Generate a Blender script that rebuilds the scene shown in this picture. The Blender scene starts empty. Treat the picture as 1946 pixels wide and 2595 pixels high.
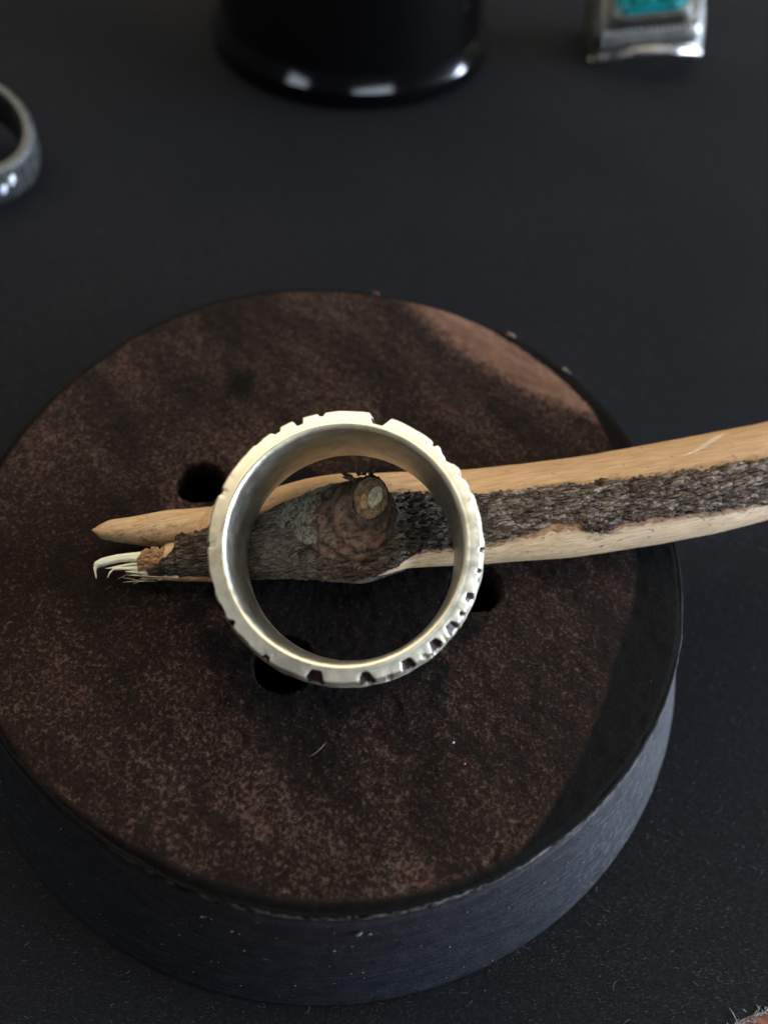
import bpy, bmesh, math, random
import numpy as np
from mathutils import Vector, Matrix, noise as mn

random.seed(7)
rng = np.random.default_rng(7)
sc = bpy.context.scene
COL = sc.collection
MM = 0.001
Z0 = 18.33            # height of the disc top above the paper, in mm; shapes below are written in mm with z = 0 on the disc top

# ------------------------------------------------------------------ camera
cam = bpy.data.cameras.new('camera')
cam.sensor_fit = 'HORIZONTAL'
cam.sensor_width = 36.0
cam.lens = 36.11
cam.clip_start = 0.005
cam.clip_end = 20.0
cam.dof.use_dof = True
cam.dof.focus_distance = 0.0700
cam.dof.aperture_fstop = 24.0
cam.dof.aperture_blades = 0
camo = bpy.data.objects.new('camera', cam)
COL.objects.link(camo)
Rv = Vector((0.99452, 0.08668, 0.05841)); Uv = Vector((-0.10453, 0.82474, 0.55577)); Fv = Vector((0.0, 0.55884, -0.82928))
m = Matrix((Rv, Uv, -Fv)).transposed().to_4x4()
m.translation = Vector((0, 0, 66.825 + Z0)) * MM
camo.matrix_world = m
sc.camera = camo

# ------------------------------------------------------------------ world: a dim room
w = bpy.data.worlds.new('World'); sc.world = w
w.use_nodes = True
w.node_tree.nodes['Background'].inputs[0].default_value = (0.80, 0.86, 1.0, 1)
w.node_tree.nodes['Background'].inputs[1].default_value = 0.03

# ------------------------------------------------------------------ lamps: warm ceiling light and the windows of the room
def area(name, loc, target, sx, sy, power, col):
    l = bpy.data.lights.new(name, 'AREA')
    l.shape = 'RECTANGLE'; l.size = sx; l.size_y = sy; l.energy = power; l.color = col
    o = bpy.data.objects.new(name, l); COL.objects.link(o)
    o.location = loc
    d = Vector(target) - Vector(loc)
    o.rotation_euler = d.to_track_quat('-Z', 'Y').to_euler()
    return o
T = (0.0, 0.05, 0.02)
area('ceiling_light', (-0.10, 0.60, 0.95), T, 2.1, 1.3, 23.0, (1.0, 0.90, 0.72))
area('window_light', (0.62, -1.17, 0.80), T, 0.85, 0.36, 3.8, (0.76, 0.87, 1.0))
area('window_light', (-0.96, -0.98, 0.80), T, 0.42, 0.36, 1.4, (0.76, 0.87, 1.0))
area('window_light', (1.18, 0.12, 0.165), T, 1.1, 0.22, 52.0, (0.68, 0.80, 1.0))

sc.view_settings.view_transform = 'Standard'
sc.view_settings.look = 'None'
sc.view_settings.exposure = 0.0
sc.view_settings.gamma = 1.0

# ------------------------------------------------------------------ helpers
def base(name, p, label, cat, group=None):
    o = bpy.data.objects.new(name, None); COL.objects.link(o)
    o.empty_display_size = 0.005
    o.location = Vector((p[0], p[1], p[2] + Z0)) * MM
    tag(o, label, cat, group)
    return o
def tag(o, label, cat, group=None):
    o['label'] = label; o['category'] = cat
    if group: o['group'] = group
def off_of(parent):
    p = Vector((0, 0, 0))
    while parent is not None:
        p += parent.location; parent = parent.parent
    return np.array(p) / MM - np.array([0, 0, Z0])
def mesh(name, V, F, mats, parent=None, smooth=True, attrs=None, fm=None, at=None):
    """V in mm (world, z=0 on disc top).  parent: a thing.  at: own base point for a top-level mesh."""
    V = np.asarray(V, float)
    o0 = off_of(parent) if parent is not None else np.array(at if at is not None else (0, 0, -Z0), float)
    me = bpy.data.meshes.new(name)
    me.from_pydata(((V - o0) * MM).tolist(), [], [tuple(int(i) for i in f) for f in F])
    if not isinstance(mats, (list, tuple)): mats = [mats]
    for q in mats: me.materials.append(q)
    if fm is not None: me.polygons.foreach_set('material_index', np.asarray(fm, np.int32))
    if smooth: me.polygons.foreach_set('use_smooth', np.ones(len(me.polygons), bool))
    for k, a in (attrs or {}).items():
        at_ = me.attributes.new(k, 'FLOAT', 'POINT'); at_.data.foreach_set('value', np.asarray(a, np.float32))
    me.update()
    o = bpy.data.objects.new(name, me); COL.objects.link(o)
    if parent is not None: o.parent = parent
    else: o.location = Vector((o0[0], o0[1], o0[2] + Z0)) * MM
    return o
def grid_faces(n, k, close_n=False, flip=False, start=0):
    """faces of an n x k vertex grid (index i*k+j)."""
    F = []
    for i in range(n if close_n else n - 1):
        i2 = (i + 1) % n
        for j in range(k - 1):
            q = (start + i * k + j, start + i2 * k + j, start + i2 * k + j + 1, start + i * k + j + 1)
            F.append(q[::-1] if flip else q)
    return F
def fbm(x, y, z=0.0, o=4):
    s = 0.0; a = 1.0; t = 0
    for k in range(o):
        s += a * mn.noise(Vector((x, y, z))); t += a; a *= .5; x *= 2.03; y *= 2.03; z *= 2.03
    return s / t
def sstep(a, b, x):
    t = np.clip((np.asarray(x, float) - a) / (b - a), 0, 1); return t * t * (3 - 2 * t)

# ------------------------------------------------------------------ material kit
class MT:
    def __init__(s, name):
        s.m = bpy.data.materials.new(name); s.m.use_nodes = True
        s.nt = s.m.node_tree; s.b = s.nt.nodes['Principled BSDF']
        tc = s.nt.nodes.new('ShaderNodeTexCoord')
        v = s.nt.nodes.new('ShaderNodeVectorMath'); v.operation = 'SCALE'; v.inputs['Scale'].default_value = 1000
        s.nt.links.new(tc.outputs['Object'], v.inputs[0]); s.co = v.outputs[0]
    def n(s, t, **kw):
        nd = s.nt.nodes.new(t)
        for k, v in kw.items(): setattr(nd, k, v)
        return nd
    def link(s, a, b): s.nt.links.new(a, b)
    def put(s, sock, v):
        if isinstance(v, bpy.types.NodeSocket): s.link(v, sock)
        elif isinstance(v, (tuple, list)) and len(v) == 3 and sock.type == 'RGBA': sock.default_value = (*v, 1)
        else: sock.default_value = v
    def map(s, scale, rot=(0, 0, 0), loc=(0, 0, 0)):
        r = s.n('ShaderNodeMapping'); s.link(s.co, r.inputs[0]); r.inputs['Rotation'].default_value = rot; r.inputs['Location'].default_value = loc
        q = s.n('ShaderNodeMapping'); s.link(r.outputs[0], q.inputs[0]); q.inputs['Scale'].default_value = scale
        return q.outputs[0]
    def noise(s, scale, detail=4, rough=.55, vec=None, dist=0.0):
        q = s.n('ShaderNodeTexNoise'); s.link(vec if vec is not None else s.co, q.inputs['Vector'])
        q.inputs['Scale'].default_value = scale; q.inputs['Detail'].default_value = detail
        q.inputs['Roughness'].default_value = rough; q.inputs['Distortion'].default_value = dist
        return q.outputs['Fac']
    def voro(s, scale, feature='F1', vec=None, out='Distance'):
        q = s.n('ShaderNodeTexVoronoi', feature=feature); s.link(vec if vec is not None else s.co, q.inputs['Vector'])
        q.inputs['Scale'].default_value = scale
        return q.outputs[out]
    def ramp(s, f, a, b, lo=0.0, hi=1.0):
        q = s.n('ShaderNodeMapRange', interpolation_type='SMOOTHSTEP'); q.clamp = True
        s.put(q.inputs[0], f); q.inputs[1].default_value = a; q.inputs[2].default_value = b; q.inputs[3].default_value = lo; q.inputs[4].default_value = hi
        return q.outputs[0]
    def mathn(s, op, a, b=0.0):
        q = s.n('ShaderNodeMath', operation=op); s.put(q.inputs[0], a); s.put(q.inputs[1], b); return q.outputs[0]
    def mix(s, f, a, b, bt='MIX'):
        q = s.n('ShaderNodeMix', data_type='RGBA', blend_type=bt)
        s.put(q.inputs[0], f); s.put(q.inputs[6], a); s.put(q.inputs[7], b); return q.outputs[2]
    def attr(s, name):
        q = s.n('ShaderNodeAttribute'); q.attribute_name = name; return q.outputs['Fac']
    def bump(s, h, dist, strength=1.0, prev=None):
        q = s.n('ShaderNodeBump'); q.inputs['Strength'].default_value = strength; q.inputs['Distance'].default_value = dist * MM
        s.put(q.inputs['Height'], h)
        if prev is not None: s.link(prev, q.inputs['Normal'])
        return q.outputs[0]
    def done(s, color=None, rough=None, normal=None, metallic=None, spec=None, coat=None):
        i = s.b.inputs
        if color is not None: s.put(i['Base Color'], color)
        if rough is not None: s.put(i['Roughness'], rough)
        if normal is not None: s.link(normal, i['Normal'])
        if metallic is not None: s.put(i['Metallic'], metallic)
        if spec is not None: s.put(i['Specular IOR Level'], spec)
        if coat is not None: s.put(i['Coat Weight'], coat)
        return s.m

def m_paper():
    t = MT('black_paper')
    a = t.noise(1.1, 5, .7); b = t.noise(3.6, 3, .6, t.map((.45, 2.2, 1), (0, 0, -.2)))
    c = t.noise(3.4, 3, .6, t.map((.5, 2.2, 1), (0, 0, .7))); g = t.noise(5.5, 3, .7)
    f = t.mathn('MAXIMUM', t.ramp(b, .57, .72), t.ramp(c, .60, .75))
    f = t.mathn('MULTIPLY', f, t.ramp(t.noise(.5, 4, .6), .35, .65, .25, 1))
    col = t.mix(t.ramp(a, .3, .75), (.0100, .0105, .0120), (.0184, .0192, .0215))
    col = t.mix(t.ramp(g, .38, .60, .8, 0), col, (.0045, .0048, .0058))
    col = t.mix(f, col, (.075, .078, .086))
    big = t.noise(.03, 3, .5)
    col = t.mix(t.ramp(big, .35, .65, 0, .5), col, (.009, .010, .0145))
    h = t.mathn('ADD', t.mathn('MULTIPLY', f, .6), a)
    return t.done(col, .95, t.bump(h, .12, .7), spec=.05)
def m_table():
    t = MT('red_brown_wood')
    g = t.noise(.6, 5, .6, t.map((.15, 2, 1), (0, 0, .5)))
    col = t.mix(t.ramp(g, .3, .7), (.050, .010, .004), (.22, .075, .028))
    return t.done(col, .4, t.bump(g, .1, .4))
def m_disc_top():
    t = MT('dark_rough_wood')
    paint, stain, patch, hole = t.attr('paint'), t.attr('stain'), t.attr('patch'), t.attr('hole')
    gr = (0, 0, .80)
    big = t.noise(.11, 4, .6, t.map((.45, 1, 1), gr))
    mid = t.noise(.75, 4, .6)
    fl = t.noise(2.5, 6, .80, None, .35)
    fl2 = t.noise(4.2, 4, .75, None, .8)
    row = t.noise(.55, 4, .65, t.map((.16, 1.0, 1), gr))
    amt = t.mathn('ADD', t.mathn('ADD', t.mathn('MULTIPLY', big, .62), t.mathn('MULTIPLY', row, .18)), t.mathn('MULTIPLY', mid, .20))
    bro = t.mix(t.ramp(t.noise(.22, 3), .35, .65), (.0230, .0124, .0084), (.0245, .0115, .0088))
    dk = t.mix(t.ramp(amt, .36, .66), (.0040, .0026, .0022), bro)
    dk = t.mix(t.ramp(fl, .38, .62, .55, 0), dk, (.0030, .0020, .0017))
    spk = t.ramp(t.mathn('ADD', fl, t.mathn('MULTIPLY', t.mathn('SUBTRACT', amt, .5), .50)), 0.515, .655, 0, .95)
    brown = t.mix(t.ramp(t.noise(.35, 2), .35, .65), (.112, .066, .046), (.102, .052, .038))
    col = t.mix(spk, dk, brown)
    col = t.mix(t.mathn('MULTIPLY', t.ramp(fl2, .60, .74), t.ramp(amt, .36, .60, .15, .9)), col, (.23, .165, .130))
    pc = t.mix(t.ramp(t.noise(.35, 4, .6, t.map((.35, 1, 1), (0, 0, .6))), .35, .7), (.140, .072, .054), (.235, .138, .094))
    pm = t.ramp(t.mathn('ADD', t.mathn('ADD', patch, t.mathn('MULTIPLY', t.mathn('SUBTRACT', fl, .5), 3.0)), t.mathn('MULTIPLY', t.mathn('SUBTRACT', mid, .5), 4.0)), -1.5, 1.6)
    col = t.mix(pm, col, pc)
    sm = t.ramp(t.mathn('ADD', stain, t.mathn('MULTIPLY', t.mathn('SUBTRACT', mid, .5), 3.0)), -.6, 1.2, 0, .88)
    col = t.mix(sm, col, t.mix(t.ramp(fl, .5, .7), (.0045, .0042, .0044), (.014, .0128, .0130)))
    pt = t.ramp(t.mathn('ADD', paint, t.mathn('MULTIPLY', t.mathn('SUBTRACT', fl, .5), 1.6)), -.18, .22)
    blk = t.mix(t.ramp(t.noise(2.6, 5, .75), .55, .75), (.0050, .0047, .0043), (.014, .013, .012))
    col = t.mix(pt, col, blk)
    col = t.mix(t.ramp(hole, -.15, .1), col, (.0012, .0011, .0011))
    h = t.mathn('ADD', t.mathn('MULTIPLY', fl, 1.0), t.mathn('MULTIPLY', fl2, .5))
    t.link(t.mathn('MULTIPLY', t.mathn('SUBTRACT', 1.0, pt), t.mathn('MULTIPLY', t.ramp(hole, -.15, .1, .065, 0), t.mathn('SUBTRACT', 1.0, sm))), t.b.inputs['Sheen Weight']); t.b.inputs['Sheen Roughness'].default_value = .45; t.b.inputs['Sheen Tint'].default_value = (1, .72, .58, 1)
    return t.done(col, .9, t.bump(h, .35, 1.0), spec=.05)
def m_disc_side():
    t = MT('black_painted_wood')
    lines = t.noise(1.0, 4, .65, t.map((.05, .05, 4.2)))
    sp = t.noise(2.1, 5, .75); sp2 = t.noise(.55, 3, .6)
    col = t.mix(t.ramp(lines, .35, .7), (.0038, .0050, .0074), (.0100, .0136, .0208))
    col = t.mix(t.mathn('MULTIPLY', t.ramp(sp, .60, .74), t.ramp(sp2, .42, .62, .1, .8)), col, (.20, .20, .205))
    dusty = t.mathn('MULTIPLY', t.ramp(t.noise(1.4, 5, .7), .5, .68), t.attr('dusty'))
    col = t.mix(t.mathn('MULTIPLY', dusty, .6), col, (.12, .105, .105))
    n = t.bump(lines, .22, .9); n = t.bump(sp, .18, .6, n)
    col = t.mix(t.attr('lip'), col, (.0045, .0044, .0042))
    col = t.mix(t.mathn('MULTIPLY', t.attr('edge'), t.ramp(t.noise(1.1, 5, .75), .44, .58)), col, (.17, .155, .145))
    return t.done(col, t.mix(t.ramp(sp2, .3, .7), (.40, .40, .40), (.55, .55, .55)), n, spec=t.ramp(t.attr('lip'), 0, 1, .42, .04))
def m_wood():
    t = MT('bare_twig_wood')
    x = t.map((.16, 2.6, 2.6), (0, 0, -.33))
    g = t.noise(1.6, 5, .62, x); g2 = t.noise(4.0, 3, .6, t.map((.1, 2.2, 2.2), (0, 0, -.33))); pal = t.attr('pale')
    up = t.mix(t.ramp(g, .3, .72), (.36, .215, .105), (.52, .335, .180))
    lo = t.mix(t.ramp(g, .3, .72), (.47, .325, .180), (.62, .475, .300))
    col = t.mix(pal, up, lo)
    col = t.mix(t.ramp(g2, .50, .70, 0, .6), col, (.26, .150, .070))
    d = t.mathn('ADD', t.attr('dirt_shade'), t.mathn('MULTIPLY', t.mathn('SUBTRACT', t.noise(1.3, 6, .78, t.map((.5, 1.4, 1.4), (0, 0, -.33))), .5), 2.4))
    col = t.mix(t.ramp(d, .42, .90, 0, .85), col, (.070, .045, .026))
    sp = t.noise(1.7, 3, .6, t.map((.6, 1.2, 1.2), (0, 0, -.33)))
    col = t.mix(t.ramp(sp, .66, .71, 0, .85), col, (.055, .038, .026))
    return t.done(col, .62, t.bump(g, .10, .5), spec=.3)
def m_bark():
    t = MT('grey_bark')
    x = t.map((.60, 1.8, 1.8), (0, 0, -.33))
    a = t.noise(1.15, 6, .72, x, .5); b = t.noise(.55, 4, .6); c = t.noise(2.5, 6, .75, x, .6)
    hgt = t.attr('height')
    f = t.mathn('ADD', t.mathn('MULTIPLY', a, .55), t.mathn('MULTIPLY', hgt, .45))
    col = t.mix(t.ramp(f, .32, .55), (.036, .025, .016), (.230, .165, .118))
    col = t.mix(t.ramp(f, .53, .70), col, (.44, .36, .285))
    col = t.mix(t.ramp(b, .48, .66, 0, .7), col, (.100, .068, .046))
    pt = t.noise(.9, 5, .7, t.map((.55, 1.5, 1.5), (0, 0, -.33), (4, 2, 7)), .6)
    col = t.mix(t.ramp(pt, .58, .68, 0, .75), col, (.39, .315, .245))
    vv = t.n('ShaderNodeVectorMath', operation='MULTIPLY_ADD'); nz = t.n('ShaderNodeTexNoise'); t.link(t.co, nz.inputs['Vector']); nz.inputs['Scale'].default_value = 1.3; nz.inputs['Detail'].default_value = 3
    t.link(nz.outputs['Color'], vv.inputs[0]); vv.inputs[1].default_value = (.9, .9, .9); t.link(t.map((.42, 1.35, 1.35), (0, 0, -.33)), vv.inputs[2])
    cell = t.voro(1.5, vec=vv.outputs[0], out='Color'); ce = t.voro(1.5, 'DISTANCE_TO_EDGE', vv.outputs[0])
    col = t.mix(t.ramp(cell, .35, .65, .42, 0), col, (.055, .038, .026))
    col = t.mix(t.ramp(cell, .60, .75, 0, .45), col, (.36, .30, .245))
    col = t.mix(t.ramp(ce, .02, .10, .55, 0), col, (.018, .012, .009))
    col = t.mix(t.ramp(c, .60, .70, 0, .8), col, (.50, .425, .345))
    col = t.mix(t.ramp(c, .32, .43, .7, 0), col, (.020, .014, .010))
    col = t.mix(t.ramp(t.noise(.8, 3, .6, t.map((.7, 1, 1), loc=(9, 4, 1))), .65, .71, 0, .75), col, (.30, .150, .075))
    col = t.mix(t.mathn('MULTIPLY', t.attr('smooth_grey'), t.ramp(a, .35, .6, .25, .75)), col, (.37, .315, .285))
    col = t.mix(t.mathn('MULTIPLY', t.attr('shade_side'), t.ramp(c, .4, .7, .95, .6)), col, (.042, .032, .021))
    n = t.bump(c, .18, .9); n = t.bump(a, .45, .9, n); n = t.bump(t.ramp(ce, .0, .14), .30, .9, n)
    return t.done(col, .8, n, spec=.25)
def m_inner_bark():
    t = MT('orange_inner_bark')
    g = t.noise(1.8, 5, .65, t.map((.4, 1.6, 1.6), (0, 0, -.33)))
    col = t.mix(t.ramp(g, .3, .7), (.17, .075, .030), (.44, .25, .125))
    return t.done(col, .7, t.bump(g, .15, .6), spec=.25)
def m_pale_splinter():
    t = MT('pale_split_wood')
    g = t.noise(2.0, 5, .65, t.map((.2, 2.6, 2.6), (0, 0, -.25)))
    col = t.mix(t.ramp(g, .3, .7), (.55, .52, .38), (.76, .76, .62))
    return t.done(col, .65, t.bump(g, .1, .6), spec=.3)
def m_knob():
    t = MT('knot_bark')
    a = t.noise(1.3, 6, .72, None, .6); b = t.noise(.55, 4, .6, t.map((1, 1, 1), loc=(3, 8, 2))); c = t.noise(3.0, 5, .75, None, .5)
    col = t.mix(t.ramp(a, .32, .62), (.040, .026, .017), (.225, .150, .100))
    red = t.mathn('MULTIPLY', t.attr('red'), t.ramp(t.mathn('ADD', t.mathn('MULTIPLY', a, .5), t.mathn('MULTIPLY', t.noise(.9, 4, .6, t.map((1, 1, 2.5), loc=(1, 5, 2))), .5)), .42, .56, .1, 1))
    col = t.mix(red, col, t.mix(t.ramp(b, .4, .6), (.40, .180, .105), (.38, .265, .185)))
    col = t.mix(t.ramp(c, .31, .43, .95, 0), col, (.008, .006, .004))
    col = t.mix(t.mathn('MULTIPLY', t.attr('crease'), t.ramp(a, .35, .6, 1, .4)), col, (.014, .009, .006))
    li = t.ramp(t.mathn('ADD', t.attr('lichen'), t.mathn('MULTIPLY', t.mathn('SUBTRACT', t.noise(2.0, 6, .8, None, .5), .5), 3.6)), .70, .84)
    col = t.mix(t.mathn('MULTIPLY', t.attr('dark_olive'), t.ramp(a, .4, .6, .75, .25)), col, (.026, .027, .019))
    col = t.mix(li, col, t.mix(t.ramp(c, .35, .65), (.26, .24, .18), (.60, .565, .45)))
    n = t.bump(c, .30, .9); n = t.bump(a, .5, .9, n)
    return t.done(col, .52, n, spec=.5)
def m_stub():
    t = MT('cut_stub_wood')
    a = t.noise(2.2, 6, .7, None, .4); v = t.noise(4.5, 4, .7)
    col = t.mix(t.ramp(a, .35, .62), (.085, .050, .028), (.33, .215, .12))
    col = t.mix(t.ramp(v, .34, .44, .9, 0), col, (.020, .013, .009))
    return t.done(col, .42, t.bump(a, .3, .9), spec=.6)
def m_pith():
    t = MT('pale_pith')
    a = t.noise(2.0, 5, .7)
    col = t.mix(t.ramp(a, .35, .6), (.25, .22, .14), (.62, .60, .44))
    return t.done(col, .55, t.bump(a, .25, .8), spec=.4)
def m_silver(name='warm_silver', c0=(.80, .735, .56), c1=(.88, .825, .66), r0=.40, r1=.54, dark=(.040, .022, .021)):
    t = MT(name)
    a = t.noise(.9, 4, .6); b = t.noise(4.0, 4, .7); s = t.noise(1.5, 3, .6, t.map((3, 3, .3)))
    col = t.mix(t.ramp(a, .3, .7), c0, c1)
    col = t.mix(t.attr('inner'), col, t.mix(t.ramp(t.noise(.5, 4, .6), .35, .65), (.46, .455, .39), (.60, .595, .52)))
    rec = t.ramp(t.mathn('ADD', t.attr('recess'), t.mathn('MULTIPLY', t.mathn('SUBTRACT', b, .5), .5)), .45, .72)
    col = t.mix(rec, col, dark)
    col = t.mix(t.ramp(t.noise(.7, 5, .7), .66, .74, 0, .35), col, (.42, .45, .42))
    h = t.mathn('ADD', t.mathn('MULTIPLY', s, .6), b)
    return t.done(col, t.mix(t.ramp(a, .3, .7), (r0,) * 3, (r1,) * 3), t.bump(h, .012, .35), t.mathn('SUBTRACT', 1.0, t.mathn('MULTIPLY', rec, .75)))
def m_simple(name, col, rough, spec=.5, metallic=0.0, var=.25, scale=1.0, bump=.02):
    t = MT(name)
    a = t.noise(scale, 4, .6)
    c2 = tuple(min(1, q * (1 + var)) for q in col); c1 = tuple(q * (1 - var) for q in col)
    return t.done(t.mix(t.ramp(a, .3, .7), c1, c2), rough, t.bump(a, bump, .4), metallic, spec)
def m_stone():
    t = MT('turquoise_stone')
    v = t.noise(.35, 4, .6, None, 1.2)
    col = t.mix(t.ramp(v, .44, .54), (.006, .020, .022), (.008, .32, .34))
    col = t.mix(t.ramp(t.noise(.5, 2), .62, .70), col, (.05, .50, .52))
    return t.done(col, .12, None, spec=.6, coat=.5)

M = dict(paper=m_paper(), table=m_table(), top=m_disc_top(), side=m_disc_side(), wood=m_wood(), bark=m_bark(), inner=m_inner_bark(),
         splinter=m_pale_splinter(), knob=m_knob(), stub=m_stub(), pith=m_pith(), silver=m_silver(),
         oldsilver=m_silver('dull_silver', (.070, .072, .067), (.135, .136, .128), .52, .66, (.03, .03, .03)),
         brightsilver=m_silver('polished_silver', (.62, .61, .57), (.74, .73, .69), .25, .38, (.03, .03, .03)),
         engraved=m_silver('engraved_silver', (.17, .168, .156), (.32, .315, .29), .34, .5, (.02, .02, .02)),
         jar=m_simple('black_lacquer', (.0010, .0010, .0012),   .11, 1.0, var=.1, scale=.1, bump=.0), stone=m_stone(),
         crystal=m_simple('clear_crystal', (.62, .68, .80), .08, .9, var=.1),
         fibre=m_simple('grey_fibre', (.19, .195, .205), .8, .2, var=.5, scale=.2), tan=m_simple('tan_fibre', (.20, .14, .08), .6, .3),
         dust=m_simple('pale_dust', (.13, .118, .112), .9, .1, var=.5, scale=.3), red=m_simple('red_speck', (.55, .06, .05), .6),
         fuzz=m_simple('torn_paper_edge', (.33, .34, .36), .9, .1), black=m_simple('dark_underside', (.006, .006, .006), .7, .2))

# ------------------------------------------------------------------ table and paper
def slab(poly, z0, z1):
    n = len(poly)
    V = [(x, y, z1) for x, y in poly] + [(x, y, z0) for x, y in poly]
    return V, [tuple(range(n)), tuple(range(2 * n - 1, n - 1, -1))] + [(i, n + i, n + (i + 1) % n, (i + 1) % n) for i in range(n)]
V, F = slab([(-900, -500), (900, -500), (900, 1000), (-900, 1000)], -Z0 - 25, -Z0 - .45)
o = mesh('table_top', V, F, M['table'], smooth=False); o['kind'] = 'structure'
# one sheet of black paper; its lower edge runs through the right bottom corner of the picture
d = np.array([41.39 - 38.07, 5.12 - 3.65]); d /= np.linalg.norm(d)
P0 = np.array([38.07, 3.65])
edge = []
for s in np.arange(-330, 331, .5):
    q = P0 + d * s; nrm = np.array([-d[1], d[0]])
    j = .16 * fbm(s * .35, 1.3, 0, 3) + .12 * fbm(s * 1.7, 7.3, 0, 2) if -60 < s < 60 else 0
    edge.append(tuple(q + nrm * j))
a0, a1 = np.array(edge[0]), np.array(edge[-1]); nrm = np.array([-d[1], d[0]])
poly = edge + [tuple(a1 + nrm * 620), tuple(a0 + nrm * 620)]
paper = base('paper_sheet', (0, 120, -Z0), 'large sheet of black fibrous craft paper lying under all the jewellery', 'paper')
V, F = slab(poly, -Z0 - .40, -Z0)
mesh('sheet', V, F, M['paper'], paper, smooth=False)

def hair(p, ang, L, r, curl, z, lift=.15, seg=5):
    """a thin curved fibre as a 3 sided tube."""
    pts = []; x, y = p; a = ang
    for i in range(seg + 1):
        pts.append((x, y, z + r + lift * math.sin(math.pi * i / seg) * random.random()))
        x += math.cos(a) * L / seg; y += math.sin(a) * L / seg; a += curl * random.uniform(.5, 1.5) / seg
    V = []; F = []
    for i, q in enumerate(pts):
        t = np.subtract(pts[min(i + 1, seg)], pts[max(i - 1, 0)]); t = t / (np.linalg.norm(t) + 1e-9)
        n = np.cross(t, (0, 0, 1.)); n /= (np.linalg.norm(n) + 1e-9); b = np.cross(n, t)
        rr = r * (1 - .75 * abs(2 * i / seg - 1) ** 3)
        for k in range(3):
            c = 2 * math.pi * k / 3; V.append(np.array(q) + rr * (math.cos(c) * n + math.sin(c) * b))
    for i in range(seg):
        for k in range(3):
            F.append((i * 3 + k, i * 3 + (k + 1) % 3, (i + 1) * 3 + (k + 1) % 3, (i + 1) * 3 + k))
    return V, F
class Acc:
    def __init__(s): s.V = []; s.F = []
    def add(s, V, F):
        o = len(s.V); s.V += list(V); s.F += [tuple(i + o for i in f) for f in F]
# torn white fibres along the paper edge
A = Acc()
for i in range(240):
    s = random.uniform(-16, 12); q = P0 + d * s
    A.add(*hair(q - nrm * random.uniform(.0, .16), math.atan2(d[1], d[0]) + random.gauss(0, .5), random.uniform(.4, 1.3), random.uniform(.016, .035), random.gauss(0, 1.5), -Z0 - .12, .2))
A.add(*hair(P0 - nrm * .2, math.atan2(nrm[1], nrm[0]) - .3, 1.6, .03, .8, -Z0, .5))
o = mesh('torn_edge', A.V, A.F, M['fuzz'], paper); o['kind'] = 'stuff'
# loose fibres in the paper surface where they can be told apart from the sheet
A = Acc()
for i in range(3000):
    x = random.uniform(-52, 62); y = random.uniform(-3, 62)
    if (x + 5) ** 2 + (y - 43) ** 2 < 41 ** 2 or fbm(x * .12, y * .12, 3, 3) + random.uniform(-.35, .35) < 0: continue
    if (np.array([x, y]) - P0) @ nrm < .3: continue
    big = random.random() < .05
    A.add(*hair((x, y), random.gauss(.2, .7), min(2.6, .28 * math.exp(random.gauss(0, .75))) * (1.6 if big else 1), random.uniform(.006, .012) * (1.5 if big else 1), random.gauss(0, 1.4), -Z0, .12, 4))
o = mesh('paper_fibres', A.V, A.F, M['fibre'], paper); o['kind'] = 'stuff'

# ------------------------------------------------------------------ the wooden disc
CX, CY = -4.96, 42.99
azt = np.radians([-136, -121, -107, -96, -90, -80, -70, -58, -47, -36, -25, -10, 1, 23, 35, 49, 68, 89, 101, 122, 146, 173])
rt = np.array([35.73, 35.72, 35.49, 35.85, 36.1, 36.14, 36.37, 36.16, 36.33, 36.17, 35.94, 35.94, 36.1, 35.68, 35.67, 36.22, 35.82, 35.7, 36.32, 36.79, 35.9, 36.56])
KO = 5
def four(a):
    a = np.asarray(a, float); return np.stack([np.ones_like(a)] + [g(k * a) for k in range(1, KO + 1) for g in (np.cos, np.sin)], -1)
Cf = np.linalg.lstsq(np.vstack([four(azt), .35 * np.eye(2 * KO + 1)[1:]]), np.r_[rt, np.zeros(2 * KO)], rcond=None)[0]
def rim(a): return four(a) @ Cf
paz = np.radians([-180, -150, -126, -123, -108, -97, -90, -80, -66, -58, -46, -36, -24, -12, 1, 24, 35, 46, 59, 68, 85, 99, 120, 150, 180])
prr = np.array([35.6, 35.4, 35.2, 34.9, 34.5, 34.7, 35.1, 35.2, 35.4, 35.3, 33.1, 31.7, 30.6, 30.9, 31.4, 33.0, 34.0, 34.2, 34.6, 35.3, 35.35, 35.5, 36.2, 35.5, 35.6])
disc = base('wooden_disc', (CX, CY, -Z0), 'round dark brown wooden disc with black painted sides and drilled holes under the silver ring', 'wooden disc')
NA, NR = 720, 170
holes = [(-19.55, 46.35, 2.55, 1), (9.75, 37.2, 2.6, 2), (-7.7, 27.2, 2.75, 3)]
az = np.linspace(-np.pi, np.pi, NA, endpoint=False)
rr_ = np.linspace(0, 1, NR) ** .85
R0 = rim(az)
jag = np.array([.16 * fbm(math.cos(a) * 9, math.sin(a) * 9, 2, 3) + .30 * min(0, fbm(math.cos(a) * 26, math.sin(a) * 22, 5, 2) + .25) for a in az])
Rt = R0 + jag
V = np.zeros((NA, NR, 3)); att = {k: np.zeros((NA, NR)) for k in ('paint', 'stain', 'patch', 'hole')}
pb = np.interp(az, paz, prr)
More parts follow.
